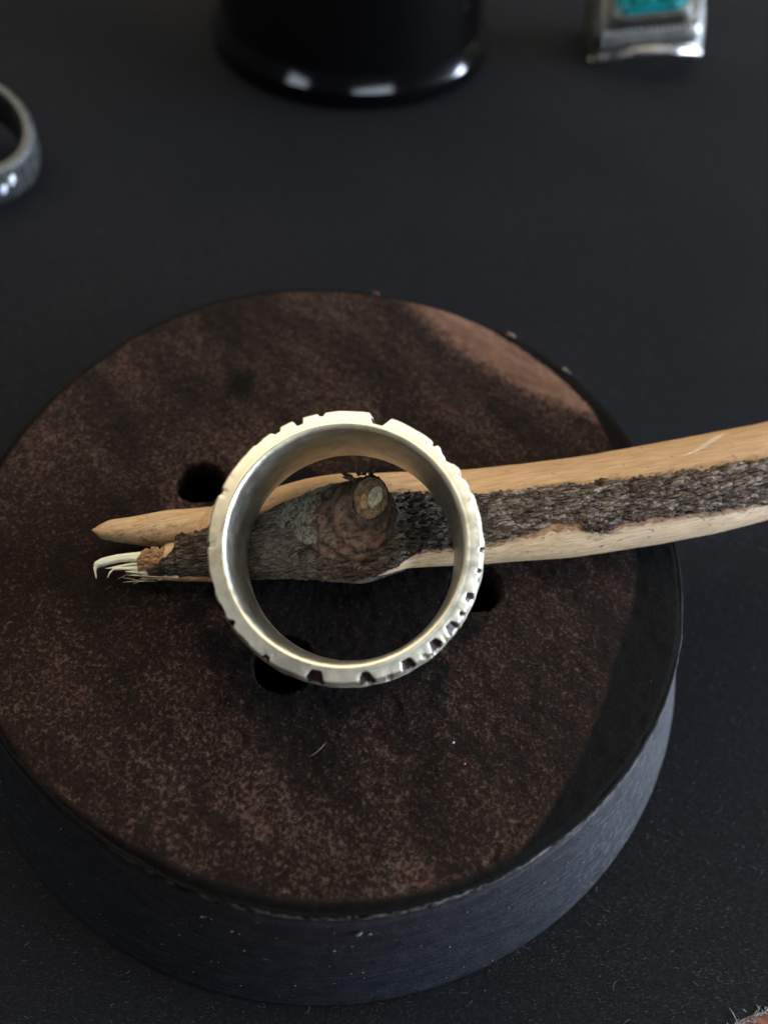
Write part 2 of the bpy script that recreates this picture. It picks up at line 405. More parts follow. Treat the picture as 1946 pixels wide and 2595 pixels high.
for i in range(NA):
    r = rr_ * (Rt[i] - .25)
    x = CX + r * math.cos(az[i]); y = CY + r * math.sin(az[i])
    z = np.array([.16 * fbm(px * .16, py * .16, 3, 3) + .10 * fbm(px * .9, py * .9, 1, 3) for px, py in zip(x, y)])
    z -= sstep(.985, 1.0, rr_) * .25
    att['paint'][i] = (r - pb[i]) * .8
    tt = ((x - .15) * .824 - (y - 77.94) * .567) / 27.86
    att['patch'][i] = (x - .15) * .567 + (y - 77.94) * .824 + 2.3 * np.clip(1 - ((tt - .55) / .55) ** 2, -.6, 1)
    jn = np.array([fbm(px * .25, py * .25, 8, 3) for px, py in zip(x, y)])
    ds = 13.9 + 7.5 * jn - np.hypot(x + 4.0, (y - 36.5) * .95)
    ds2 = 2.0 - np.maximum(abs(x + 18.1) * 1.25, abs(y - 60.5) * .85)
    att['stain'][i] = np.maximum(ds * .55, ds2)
    hm = np.full(NR, -9.0)
    for hx, hy, hr, sd in holes:
        dd = np.hypot(x - hx, y - hy)
        if dd.min() > hr + 1.5: continue
        an = np.arctan2(y - hy, x - hx)
        jr = np.array([.22 * fbm(math.cos(t) * 2.2 + sd * 5, math.sin(t) * 2.2, sd, 3) + .16 * fbm(math.cos(t) * 9, math.sin(t) * 9, sd, 2) for t in an])
        hm = np.maximum(hm, hr + jr - dd)
    att['hole'][i] = hm
    z -= sstep(-.12, .30, hm) * 7.0
    z -= .35 * np.exp(-((x + 6) ** 2 + (y - 33.5) ** 2) / 22)
    V[i, :, 0] = x; V[i, :, 1] = y; V[i, :, 2] = z
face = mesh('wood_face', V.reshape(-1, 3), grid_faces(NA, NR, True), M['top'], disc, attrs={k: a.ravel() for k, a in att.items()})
# the turned, flaring black side
prof = [(-.32, -.24), (-.05, -.18), (.06, -.42), (.10, -.9), (.16, -1.35), (.12, -1.62), (-.02, -1.86), (.05, -2.1), (.36, -2.4)]
for k in range(1, 26):
    t = k / 25.0; prof.append((.36 + (5.35 - .36) * t ** 1.08, -2.4 - 14.9 * t))
prof += [(5.47, -17.75), (5.45, -18.05), (5.2, -18.31), (-6, -18.32)]
NP = len(prof)
V = np.zeros((NA, NP, 3)); dus = np.zeros((NA, NP)); edg = np.zeros((NA, NP))
for i in range(NA):
    for j, (dr, z) in enumerate(prof):
        k = min(1, -z / 17.0)
        r = (Rt[i] if z > -1 else R0[i]) * (1 - k) + 36.1 * k + dr + (.05 * fbm(math.cos(az[i]) * 30, math.sin(az[i]) * 30, z * 1.2, 3) if 3 < j < NP - 2 else 0)
        V[i, j] = (CX + r * math.cos(az[i]), CY + r * math.sin(az[i]), z)
    dg = math.degrees(az[i]); edg[i, 2:4] = float(sstep(-128, -70, dg) * sstep(0, -25, dg)) * .9 + .1
    dus[i] = sstep(-60, -38, math.degrees(az[i])) if az[i] < 0 else 1.0
mesh('side', V.reshape(-1, 3), grid_faces(NA, NP, True, True), M['side'], disc, attrs=dict(dusty=dus.ravel(), edge=edg.ravel(), lip=np.tile(np.array([1.0 if z > -1.0 else 0 for _, z in prof]), NA)))
# pale chips torn up at the far rim
def blob(c, s, seed, n=3):
    bm = bmesh.new(); bmesh.ops.create_icosphere(bm, subdivisions=n, radius=1)
    V = []
    for v in bm.verts:
        p = v.co; k = 1 + .55 * fbm(p.x * 1.3 + seed * 7.7, p.y * 1.3, p.z * 1.3, 3) * 1.6
        V.append((c[0] + p.x * k * s[0], c[1] + p.y * k * s[1], c[2] + p.z * k * s[2]))
    F = [tuple(v.index for v in f.verts) for f in bm.faces]; bm.free()
    return V, F
mchip = [m_simple('pale_wood_chip', (.18, .125, .10), .8, .2, var=.5, scale=1.5, bump=.2), m_simple('grey_paint_chip', (.13, .125, .12), .8, .2, var=.5, scale=1.5, bump=.2), m_simple('brown_wood_chip', (.085, .042, .032), .85, .2, var=.5, scale=1.5, bump=.2)]
for k, (u, a_, s, mi, lb) in enumerate([(.0, 59, (.62, .26, .20), 0, 'pale pinkish chip'), (.0, 45.2, (.58, .24, .18), 1, 'grey chip'), (.0, 88.5, (.42, .26, .24), 2, 'brown chip')]):
    t = math.radians(a_); r = float(rim(t)) - .15
    Vb, Fb = blob((0, 0, 0), s, k)
    Vb = [(CX + r * math.cos(t) - x * math.sin(t) + y * math.cos(t), CY + r * math.sin(t) + x * math.cos(t) + y * math.sin(t), z) for x, y, z in Vb]
    o = mesh('rim_chip', Vb, Fb, mchip[mi], disc); o['label'] = lb + ' torn up at the rim'
# dust grains and short fibres lying on face and side
A = Acc()
def flake(c, s, up=(0, 0, 1)):
    n = Vector(up).normalized(); a = n.orthogonal().normalized(); b = n.cross(a); t0 = random.random() * 6.3
    k = random.randint(4, 6); V = []
    for lay in (0, 1):
        for i in range(k):
            t = t0 + 2 * math.pi * i / k; q = s * random.uniform(.5, 1.2)
            V.append(np.array(c) + np.array(a) * q * math.cos(t) + np.array(b) * q * math.sin(t) * .6 + np.array(n) * (.02 + lay * s * .3))
    F = [tuple(range(k, 2 * k)), tuple(range(k - 1, -1, -1))] + [(i, (i + 1) % k, k + (i + 1) % k, k + i) for i in range(k)]
    return V, F
for i in range(420):
    a_ = random.uniform(-math.pi, math.pi); r = 35 * math.sqrt(random.random())
    x, y = CX + r * math.cos(a_), CY + r * math.sin(a_)
    if any((x - h[0]) ** 2 + (y - h[1]) ** 2 < 10 for h in holes): continue
    z = .16 * fbm(x * .16, y * .16, 3, 3) + .10 * fbm(x * .9, y * .9, 1, 3) - .35 * math.exp(-((x + 6) ** 2 + (y - 33.5) ** 2) / 22)
    A.add(*flake((x, y, z + .03), random.uniform(.02, .06)))
for i in range(900):
    a_ = math.radians(random.uniform(-150, -25)); k = random.uniform(.06, .98)
    if fbm(a_ * 5, k * 2.5, 2, 3) + random.uniform(-.25, .25) < .12: continue
    r = float(rim(a_)) * (1 - k) + 36.1 * k + .36 + 5.0 * k ** 1.08 + .06
    c = (CX + r * math.cos(a_), CY + r * math.sin(a_), -2.4 - 14.9 * k)
    A.add(*flake(c, random.choice((.02, .03, .03, .04, .05, .08, .13)), (math.cos(a_), math.sin(a_), .33)))
for a_, k, s in ((-80, .10, .42), (-78.6, .12, .26), (-96, .22, .22), (-100, .16, .24), (-83, .3, .2), (-68, .52, .22)):
    a_ = math.radians(a_); r = float(rim(a_)) * (1 - k) + 36.1 * k + .36 + 5.0 * k ** 1.08 + .05
    A.add(*flake((CX + r * math.cos(a_), CY + r * math.sin(a_), -2.4 - 14.9 * k), s, (math.cos(a_), math.sin(a_), .33)))
o = mesh('dust', A.V, A.F, M['dust'], disc); o['kind'] = 'stuff'
V, F = flake((9.17, 19.75, .1), .16)
o = mesh('red_crumb', V, F, M['red'], at=(9.17, 19.75, 0)); tag(o, 'tiny red crumb lying on the brown wooden face below the ring', 'crumb')
V, F = flake((8.14, 21.5, .1), .17)
o = mesh('white_crumb', V, F, m_simple('white_grain', (.4, .385, .37), .7), at=(8.14, 21.5, 0)); tag(o, 'tiny white crumb on the brown wooden face, above the red crumb', 'crumb')
V, F = hair((-4.2, 19.0), .55, 1.9, .03, .6, .06, .1, 8)
o = mesh('short_hair', V, F, M['tan'], at=(-3.2, 19.5, 0)); tag(o, 'short blond hair lying on the brown wooden face below the ring', 'hair')

# ------------------------------------------------------------------ the twig
ST = np.array([(-23.6, 36.5, 1.95, 3.0, -.33, -1.9), (-21.2, 37.05, 2.13, 3.27, -0.33, -1.9), (-18.81, 37.48, 2.24, 3.46, -0.06, -1.9), (-17.07, 37.79, 2.33, 3.59, -0.05, -1.91), (-14.46, 38.41, 2.58, 4.0, -0.01, -1.91),
    (-11.84, 39.04, 2.83, 4.4, 0.03, -1.91), (-7.89, 39.98, 3.3, 5.16, 0.16, -1.91), (-4.79, 40.58, 3.55, 5.56, 0.17, -1.9), (-1.21, 41.04, 3.64, 5.71, 0.19, -1.91), (1.01, 42.02, 3.36, 5.26, 0.16, -1.52),
    (6.95, 43.05, 3.34, 5.23, 0.09, -1.01), (9.72, 43.59, 3.37, 5.27, 0.03, -0.94), (13.91, 44.52, 3.43, 5.36, 0.06, -0.77), (17.2, 45.28, 3.5, 5.48, 0.07, -0.67), (21.99, 46.67, 3.53, 5.53, 0.03, -0.81), (26.89, 48.26, 3.57, 5.6, -0.04, -0.86),
    (31.91, 49.99, 3.61, 5.66, -0.07, -0.92), (37.16, 52.09, 3.54, 5.55, -0.11, -1.03), (40.39, 53.39, 3.5, 5.48, -0.14, -1.07), (45.38, 55.5, 3.42, 5.36, -0.18, -1.09), (51.11, 57.92, 3.34, 5.22, -0.24, -1.11), (66, 64.4, 3.2, 4.9, -.3, -1.15)])
BLX = np.array([(-9, -1.75), (-2.6, -1.72), (-1.4, -1.55), (-.3, -1.38), (1.4, -1.2), (4.0, -1.02), (7.41, -1.0), (10.0, -.94), (11.81, -.86), (13.58, -.79), (14.38, -.73), (15.69, -.65), (17.63, -.68), (18.06, -.8), (18.44, -.92), (19.59, -.93), (20.79, -.95),
    (21.94, -.81), (23.46, -.82), (25.37, -.84), (27.89, -.87), (30.46, -.91), (33.49, -.96), (36.85, -1.03), (40.34, -1.07), (51, -1.12), (66, -1.15)])
KB = .62
def spine(x):
    """centre, half width, half height and across direction of the twig at x (vectorised, smoothed)."""
    x = np.asarray(x, float); acc = 0
    for dx in (-1.2, -.6, 0, .6, 1.2):
        xx = np.clip(x + dx, ST[0, 0], ST[-1, 0])
        acc = acc + np.stack([np.interp(xx, ST[:, 0], ST[:, k]) for k in (1, 2, 3)], -1)
    acc = acc / 5
    return acc[..., 0], acc[..., 1], acc[..., 2]
def tw(x, phi, h=0.0):
    """point on the twig surface; phi 0 = top, + = far side."""
    y, z, a = spine(x)
    y2, _, _ = spine(np.asarray(x) + .5); y1, _, _ = spine(np.asarray(x) - .5)
    s = y2 - y1; L = np.sqrt(1 + s * s); nx, ny = -s / L, 1 / L
    a_ = a + h; b_ = a * KB + h
    return np.stack([x + nx * a_ * np.sin(phi), y + ny * a_ * np.sin(phi), z + b_ * np.cos(phi)], -1)
twig = base('twig', (0, 42, 0), 'half stripped broken twig with grey bark and a knot lying across the disc', 'twig')
# core wood
xs = np.concatenate([np.linspace(-20.6, 52, 300), np.linspace(52.5, 66, 12)]); NPH = 96
ph = np.linspace(-math.pi, math.pi, NPH)
X, PH = np.meshgrid(xs, ph, indexing='ij')
hh = np.array([.10 * fbm(x * .12, p * 1.6, 4, 3) + .05 * fbm(x * .5, p * 7, 9, 2) for x, p in zip(X.ravel(), PH.ravel())]).reshape(X.shape)
bu = np.interp(X, ST[:, 0], ST[:, 4])
hh = hh - 1.5 * sstep(-15.8, -20.0, X) * sstep(-.5, .2, PH - bu)
Vc = tw(X, PH, hh)
bu = np.interp(X, ST[:, 0], ST[:, 4]); bl = np.interp(X, BLX[:, 0], BLX[:, 1])
pale = sstep(-.2, -.6, PH) * (1 - .35 * sstep(1.0, 2.5, PH))
dirt_shade = np.maximum(1 - np.abs(PH - bu) / .24, 1.1 - np.abs(PH - bl) / .35) * .72  # dirt along the bark borders, with the bark's edge shadow painted in
dirt_shade = np.where(X < 6, dirt_shade + .25 * sstep(1.2, .2, PH) * sstep(6, -12, X), dirt_shade)
pale = np.where((X < 14.5) & (PH < 0), pale * .75, pale)
F = grid_faces(len(xs), NPH)
F += [tuple(range(NPH - 1)), tuple(range((len(xs) - 1) * NPH + NPH - 2, (len(xs) - 1) * NPH - 1, -1))]
mesh('core_wood', Vc.reshape(-1, 3), F, M['wood'], twig, attrs=dict(pale=pale.ravel(), dirt_shade=dirt_shade.ravel()))

def strip(name, xs, lo, hi, NPH, hfun, mat, thick=.0, seed=0, extra=None, parent=twig):
    """a strip of bark wrapped on the twig between angles lo(x) and hi(x), its border dropping to the wood."""
    NX = len(xs); t = np.linspace(0, 1, NPH)
    V = np.zeros((NX, NPH, 3)); H = np.zeros((NX, NPH)); E = {k: np.zeros((NX, NPH)) for k in (extra or {})}
    y_, z_, a_ = spine(xs)
    for i, x in enumerate(xs):
        l, h_ = lo(x), hi(x); p = l + (h_ - l) * t
        hv = np.array([hfun(x, q, a_[i]) for q in p])
        ed = np.minimum(np.minimum(t, 1 - t) * (NPH - 1) / 2.0, 1); ed *= min(1, i / 3.0, (NX - 1 - i) / 3.0)
        H[i] = hv
        hgt = np.where(ed > .01, thick + .42 * hv, -.25) * np.where(ed > .01, .55 + .45 * ed, 1)
        V[i] = tw(np.full(NPH, x), p, hgt)
        for k, f in (extra or {}).items(): E[k][i] = [f(x, q) for q in p]
    at = dict(height=(H * .8 + .5).ravel()); at.update({k: e.ravel() for k, e in E.items()})
    return mesh(name, V.reshape(-1, 3), grid_faces(NX, NPH), mat, parent, attrs=at)
def bark_h(x, p, a):
    s = p * a
    r1 = fbm(x * .45, s * 1.5, 11, 4); r2 = 1 - abs(fbm(x * .8 + 3, s * 3.4, 5, 3)) * 3.0
    smooth = float(sstep(-2, -10, x))
    return (.75 * r1 + .45 * (r2 - .6)) * (1 - .35 * smooth)
jl = lambda x, s, k=1.0: k * (.10 * fbm(x * .5, s, 0, 3) + .09 * fbm(x * 2.6, s + 5, 0, 3))
b_lo = lambda x: float(np.interp(x, BLX[:, 0], BLX[:, 1])) + jl(x, 2.0)
b_hi = lambda x: float(np.interp(x, ST[:, 0], ST[:, 4])) + jl(x, 9.0) + (.12 * float(sstep(-12, -20, x)) * 0)
xb = np.concatenate([np.linspace(-22.2, 52, 640), np.linspace(52.3, 65.8, 20)])
def b_lo2(x): return b_lo(x)
def b_hi2(x):
    h = b_hi(x)
    if x < -19.3: h = min(h, -.5 - .25 * (-19.3 - x) + jl(x, 3.0, 2.0))
    elif x < -17.6: h = min(h, -.12 + jl(x, 3.0, 2.0))
    return h
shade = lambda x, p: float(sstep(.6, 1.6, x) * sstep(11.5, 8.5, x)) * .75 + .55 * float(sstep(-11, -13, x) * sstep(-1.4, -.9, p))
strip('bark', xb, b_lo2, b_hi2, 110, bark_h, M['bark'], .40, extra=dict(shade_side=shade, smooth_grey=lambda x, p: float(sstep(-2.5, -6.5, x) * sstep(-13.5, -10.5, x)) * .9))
# orange inner bark showing along the lower border and at the broken end
def ib(name, xa, xb_, wid, seed):
    xs_ = np.linspace(xa, xb_, max(12, int((xb_ - xa) * 6)))
    lo = lambda x: b_lo(x) - (wid * (math.sin(math.pi * (x - xa) / (xb_ - xa)) ** .5) * (.75 + .9 * fbm(x * 1.1, seed, 0, 3))) - .01
    hi = lambda x: b_lo(x) + .06
    strip(name, xs_, lo, hi, 12, lambda x, p, a: .25 * fbm(x, p * a * 2, seed, 3), M['inner'], .12, extra=dict(shade_side=lambda x, p: 0))
for q in ((1.2, 12.4, .15, 1.0), (12.0, 18.3, .22, 2.0), (20.0, 27.0, .15, 3.0), (25.5, 37.5, .13, 4.0), (37.0, 44, .16, 5.0)): ib('inner_bark', *q)
xs_ = np.linspace(-22.9, -20.4, 26)
strip('inner_bark', xs_, lambda x: -1.30 + .12 * fbm(x * 2, 3, 0, 3), lambda x: (-.42 + .2 * fbm(x * 3, 8, 0, 3)) if x > -22.2 else (-.42 - .42 * (-22.2 - x) / .9 + .2 * fbm(x * 3, 8, 0, 3)), 28, lambda x, p, a: .9 * fbm(x * 2.6, p * a * 3, 3, 4), M['inner'], .02, extra=dict(shade_side=lambda x, p: 0))

# splinters of the broken end: upper and lower outline in plan, with a thickness
def splinter(name, up, lo, zc, th, mat, n=40, prof=2.0, droop=None, attrs=None, jag=.05):
    up = np.array(up, float); lo = np.array(lo, float)
    def res(p):
        s = np.r_[0, np.cumsum(np.hypot(*np.diff(p, axis=0).T))]; t = np.linspace(0, s[-1], n)
        return np.stack([np.interp(t, s, p[:, 0]), np.interp(t, s, p[:, 1])], 1)
    u, l = res(up), res(lo); V = []; K = 16
    for i in range(n):
        c = (u[i] + l[i]) / 2; hf = (u[i] - l[i]) / 2; s = i / (n - 1)
        w_ = np.hypot(*hf); t_ = min(th, max(.05, w_ * .9)); zz = zc + (droop(s) if droop else 0)
        for k in range(K):
            a = 2 * math.pi * k / K; j = jag * (fbm(s * 9, up[0][0], math.copysign(1, math.cos(a)), 3) + 1.4 * fbm(s * 34, lo[0][0], math.copysign(2, math.cos(a)), 2) * (math.cos(a) < .2))
            V.append((c[0] + hf[0] * (math.cos(a) + j), c[1] + hf[1] * (math.cos(a) + j), zz + t_ * math.copysign(abs(math.sin(a)) ** .6, math.sin(a)) * (1 + .10 * fbm(math.cos(a) * 4, s * 2.5, zc, 3)) + .05 * fbm(s * 12, math.cos(a) * 2, zc, 2)))
    F = [(i * K + k, i * K + (k + 1) % K, (i + 1) * K + (k + 1) % K, (i + 1) * K + k) for i in range(n - 1) for k in range(K)]
    F += [tuple(range(K - 1, -1, -1)), tuple(range((n - 1) * K, n * K))]
    at = {k: np.array([f(p) for p in V]) for k, f in (attrs or {}).items()}
    return mesh(name, V, F, mat, twig, attrs=at)
pr_up = [(-27.86, 37.7), (-27.21, 38.26), (-26.38, 38.8), (-23.8, 39.51), (-21.07, 40.46), (-17.48, 41.25), (-13, 42.2)]
pr_lo = [(-27.86, 37.66), (-26.84, 36.98), (-24.92, 36.85), (-22.32, 36.8), (-20.64, 37.0), (-16.9, 37.6), (-13, 38.4)]
splinter('splinter', pr_up, pr_lo, 2.5, 1.45, M['wood'], 90, attrs=dict(pale=lambda p: .30, dirt_shade=lambda p: .50 * float(sstep(39.6 + .19 * (p[0] + 24), 37.2 + .19 * (p[0] + 24), p[1]) * sstep(-27.3, -24.5, p[0]))), droop=lambda s: .1 * s)
splinter('splinter', [(-20.5, 36.2), (-21.99, 36.0), (-23.14, 35.71), (-25.06, 35.12), (-26.05, 34.74), (-26.65, 34.26), (-26.63, 33.76), (-26.25, 32.91)],
         [(-20.5, 34.9), (-21.67, 34.82), (-22.9, 34.82), (-24.28, 34.55), (-25.66, 34.03), (-26.23, 33.86), (-26.32, 33.6), (-26.11, 32.88)], 2.35, .28, M['splinter'], 44, droop=lambda s: .2 * math.sin(s * 3) - .5 * s ** 6)
splinter('splinter', [(-21.5, 35.1), (-22.56, 34.86), (-23.19, 34.74), (-24.38, 34.29), (-25.52, 33.83)], [(-21.5, 34.6), (-22.48, 34.52), (-23.12, 34.42), (-24.31, 34.0), (-25.51, 33.8)], 2.25, .16, M['splinter'], 30)
splinter('splinter', [(-20.3, 34.7), (-21.98, 34.4), (-23.44, 34.12), (-24.72, 33.94), (-25.05, 33.55), (-25.14, 32.99)], [(-20.3, 33.9), (-21.87, 33.85), (-23.39, 33.83), (-24.67, 33.72), (-24.89, 33.47), (-25.09, 32.95)], 2.45, .22, M['splinter'], 36, droop=lambda s: -.4 * s ** 5)
splinter('splinter', [(-18.5, 34.5), (-20.63, 34.19), (-22.33, 33.98), (-23.58, 33.74)], [(-18.5, 33.5), (-20.47, 33.5), (-21.8, 33.6), (-23.56, 33.68)], 2.3, .3, M['splinter'], 30)
splinter('splinter', [(-14.5, 34.6), (-17.99, 34.1), (-19.65, 33.75), (-21.38, 33.33)], [(-14.5, 33.7), (-17.86, 33.45), (-19.55, 33.3), (-21.35, 33.25)], 2.2, .3, M['inner'], 30)
mfine = m_simple('torn_wood_fibre', (.50, .42, .28), .7, .2, var=.4, scale=1.0, bump=.1)
for k in range(26):
    o = Acc(); y0 = random.uniform(33.3, 36.0)
    x0 = -20.2 - random.uniform(0, 1.2); L = random.uniform(1.0, 3.4)
    o.add(*hair((x0, y0), math.pi + .18 + random.gauss(0, .10), L, random.uniform(.03, .10), random.gauss(0, .25), random.uniform(1.2, 2.3), .25, 5))
    mesh('torn_fibre', o.V, o.F, mfine, twig)
for k in range(16):
    o = Acc(); x0 = random.uniform(-20.5, -16)
    o.add(*hair((x0, 33.75 + .17 * (x0 + 19) + random.uniform(-.1, .3)), math.pi + .15 + random.gauss(0, .07), random.uniform(1.2, 3.2), random.uniform(.05, .11), random.gauss(0, .12), random.uniform(1.5, 2.4), .1, 5))
    mesh('torn_fibre', o.V, o.F, mfine, twig)
# loose fibres peeled from the upper wood at the right
o = Acc()
for a_, l_, p_ in ((.62, 6.0, (29.7, 51.0)), (.60, 5.4, (30.2, 51.3)), (.50, 4.6, (28.9, 50.5))):
    o.add(*hair(p_, a_, l_, .024, .12, 6.9, .5, 8))
mesh('loose_fibre', o.V, o.F, M['splinter'], twig)

# the knot: a cut side branch leaning to the right
BASE = np.array([-3.9, 38.0, 3.4]); TIP = np.array([-1.32, 39.35, 10.5])
AXK = np.array([.20, -.42, .88]); AXK /= np.linalg.norm(AXK)
NK, NT = 70, 160
Vk = np.zeros((NK, NT, 3)); lich = np.zeros((NK, NT)); red = np.zeros((NK, NT)); gr = np.zeros((NK, NT)); crz = np.zeros((NK, NT))
e1 = np.cross([0, 1., 0], AXK); e1 /= np.linalg.norm(e1); e2 = np.cross(AXK, e1)     # e1 right, e2 away
for i in range(NK):
    t = i / (NK - 1)
    c = BASE * (1 - t) + TIP * t; c = c + np.array([.35, .2, 0]) * math.sin(math.pi * t) * 1.0
    rx = np.interp(t, [0, .15, .35, .55, .72, .80, .86, .92, 1], [7.0, 6.1, 4.9, 3.65, 2.65, 2.20, 1.86, 1.84, 1.62])
    ry = np.interp(t, [0, .15, .35, .55, .72, .80, .86, .92, 1], [5.0, 4.75, 4.3, 3.75, 3.1, 2.7, 2.28, 2.25, 2.05])
    for k in range(NT):
        a = 2 * math.pi * k / NT; ca, sa = math.cos(a), math.sin(a)
        left = max(0, -ca)
        wr = .17 * (1 + 1.2 * fbm(ca * 1.5, sa * 1.5, t * 6 + 4, 2)) * math.sin(t * 52 + 7.0 * fbm(ca * 1.2, sa * 1.2, t * 2, 3) + a * .5) * float(sstep(.08, .2, t) * sstep(.80, .72, t))
        nz = .42 * fbm(ca * 2.0, sa * 2.0, t * 5, 4) * (1 - .55 * t) + .16 * fbm(ca * 6, sa * 6, t * 16, 3)
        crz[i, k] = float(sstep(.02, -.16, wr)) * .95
        k_ = 1 + .18 * left * (1 - t) ** 1.2 + (.0)
        Vk[i, k] = c + e1 * ca * (rx * k_ + wr + nz) + e2 * sa * (ry + wr + nz)
        ys, zs, as_ = (float(q) for q in spine(Vk[i, k, 0]))
        Vk[i, k, 1] = ys + as_ * .93 * math.tanh((Vk[i, k, 1] - ys) / as_ * .9) / math.tanh(.95) if t < .45 and Vk[i, k, 1] < ys else Vk[i, k, 1]
        Vk[i, k, 1] = max(Vk[i, k, 1], ys - as_ * (.93 + .03 * nz))
        p = Vk[i, k]
        lich[i, k] = .92 * float(sstep(.25, .8, -ca + .35 * (sa + .3))) * float(sstep(.72, .4, t)) * float(sstep(-.02, .1, t))
        red[i, k] = float(sstep(.34, .50, t) * sstep(.88, .80, t)) * float(sstep(.2, .75, -.25 * ca - sa + .25)) * .95
        gr[i, k] = float(sstep(.5, .3, t)) * float(sstep(.1, .9, sa * .6 - ca * .5 + .3)) * .8 + .75 * float(sstep(.25, .9, ca)) * float(sstep(.85, .6, t)) + .7 * float(sstep(.36, .16, t))  # dark olive tint behind, on the right flank and round the base
V = list(Vk.reshape(-1, 3))
mesh('knot', V, grid_faces(NK, NT), M['knob'], twig, attrs=dict(lichen=lich.ravel(), red=red.ravel(), dark_olive=gr.ravel(), crease=crz.ravel()))
for ob in (bpy.data.objects['knot'],):
    bm = bmesh.new(); bm.from_mesh(ob.data)
    bmesh.ops.remove_doubles(bm, verts=bm.verts, dist=1e-9)
    ev = [e for e in bm.edges if e.is_boundary]
    bmesh.ops.bridge_loops(bm, edges=[]) if False else None
    bm.to_mesh(ob.data); bm.free()
# close the seam of the knot: rebuild faces as a closed tube
me = bpy.data.objects['knot'].data
F = [(i * NT + k, i * NT + (k + 1) % NT, (i + 1) * NT + (k + 1) % NT, (i + 1) * NT + k) for i in range(NK - 1) for k in range(NT)]
ko = bpy.data.objects['knot']; bpy.data.objects.remove(ko); bpy.data.meshes.remove(me)
ko = mesh('knot', V, F, M['knob'], twig, attrs=dict(lichen=lich.ravel(), red=red.ravel(), dark_olive=gr.ravel(), crease=crz.ravel()))
# cut face of the knot: rim, wood ring and pale pith
def capdisc(name, c, rx, ry, h, mat, seed, dome=.0, par=ko, n=48, m=14, rot=0.0):
    V = []
    for i in range(m):
        q = i / (m - 1)
        for k in range(n):
            a = 2 * math.pi * k / n
            j = 1 + .22 * fbm(math.cos(a) * 1.4 + seed, math.sin(a) * 1.4, seed, 3)
            hz = h + dome * (1 - q * q) + .22 * fbm(q * math.cos(a) * 2.5, q * math.sin(a) * 2.5, seed + 3, 3) - (.6 if i == m - 1 else 0)
            u, v = q * rx * j * math.cos(a), q * ry * j * math.sin(a)
            u, v = u * math.cos(rot) - v * math.sin(rot), u * math.sin(rot) + v * math.cos(rot)
            V.append(np.array(c) + e1 * u + e2 * v + AXK * hz)
    F = [(i * n + k, i * n + (k + 1) % n, (i + 1) * n + (k + 1) % n, (i + 1) * n + k) for i in range(m - 1) for k in range(n)][::1]
    F = [f[::-1] for f in F]
    return mesh(name, V, F, mat, par)
capdisc('cut_face', TIP, 1.60, 2.05, .10, M['stub'], 2.0, .18)
capdisc('pith', TIP + e1 * .32 + e2 * .12, .66, 1.05, .34, M['pith'], 5.0, .2, rot=-.2)
capdisc('wood_patch', TIP - e1 * .55 - e2 * .55, .42, .75, .30, m_simple('tan_stub_wood', (.36, .22, .10), .6, .4, var=.5, scale=2.0, bump=.3), 7.0, .10, rot=.25)
# dry bud scales behind the cut
for k, (u, v, L, an) in enumerate([(-1.9, 1.6, 1.5, 2.9), (-1.3, 2.0, 1.2, 2.2), (-.4, 2.2, 1.1, 1.2), (-.9, 2.15, .9, 1.7), (-1.6, 1.5, 1.3, 3.2)]):
    c = TIP + e1 * u + e2 * v * .9 - AXK * .5
    V = []; n = 9
    for i in range(n):
        s = i / (n - 1); wv = .20 * (1 - s ** 2) + .02
        q = c + (e1 * math.cos(an) + e2 * math.sin(an)) * L * s + AXK * (.35 * s * s + .15 * math.sin(s * 9 + k))
        sd = (-e1 * math.sin(an) + e2 * math.cos(an)) * wv
        V += [q - sd, q + AXK * .09, q + sd, q - AXK * .05]
    F = [(i * 4 + j, i * 4 + (j + 1) % 4, i * 4 + 4 + (j + 1) % 4, i * 4 + 4 + j) for i in range(n - 1) for j in range(4)] + [(0, 1, 2, 3), tuple(range(4 * n - 1, 4 * n - 5, -1))]
    mesh('bud_scale', V, F, M['knob'], ko, attrs=dict(lichen=np.zeros(len(V)), red=np.zeros(len(V)), dark_olive=np.zeros(len(V))))
# curled bark flakes on the left of the knot
for k in range(46):
    x = random.uniform(-9.3, -.5); p = random.uniform(-1.25, -.1); s = random.uniform(.18, .55)
    c = tw(np.array([x]), np.array([p]), np.array([.42]))[0]
    if np.hypot((c[0] + 3.2) / 3.2, (c[1] - 39) / 3.0) < 1: continue
    up = Vector((0, math.sin(p), math.cos(p) * 1.4)) + Vector((random.gauss(0, .25), random.gauss(0, .25), 0))
    V, F = flake(c, s, up)
    V = [v + np.array([0, 0, .05 * fbm(v[0] * 3, v[1] * 3, k, 2)]) for v in V]
    mesh('bark_flake', V, F, M['bark'], twig, smooth=False, attrs=dict(height=np.full(len(V), .35 + .4 * random.random()), shade_side=np.full(len(V), .5 * random.random())))
V, F = flake(tw(np.array([-5.6]), np.array([-1.5]), np.array([.3]))[0], .75, (0, -.7, .7))
mesh('bark_flake', V, F, M['bark'], twig, smooth=False, attrs=dict(height=np.full(len(V), .72), shade_side=np.zeros(len(V))))

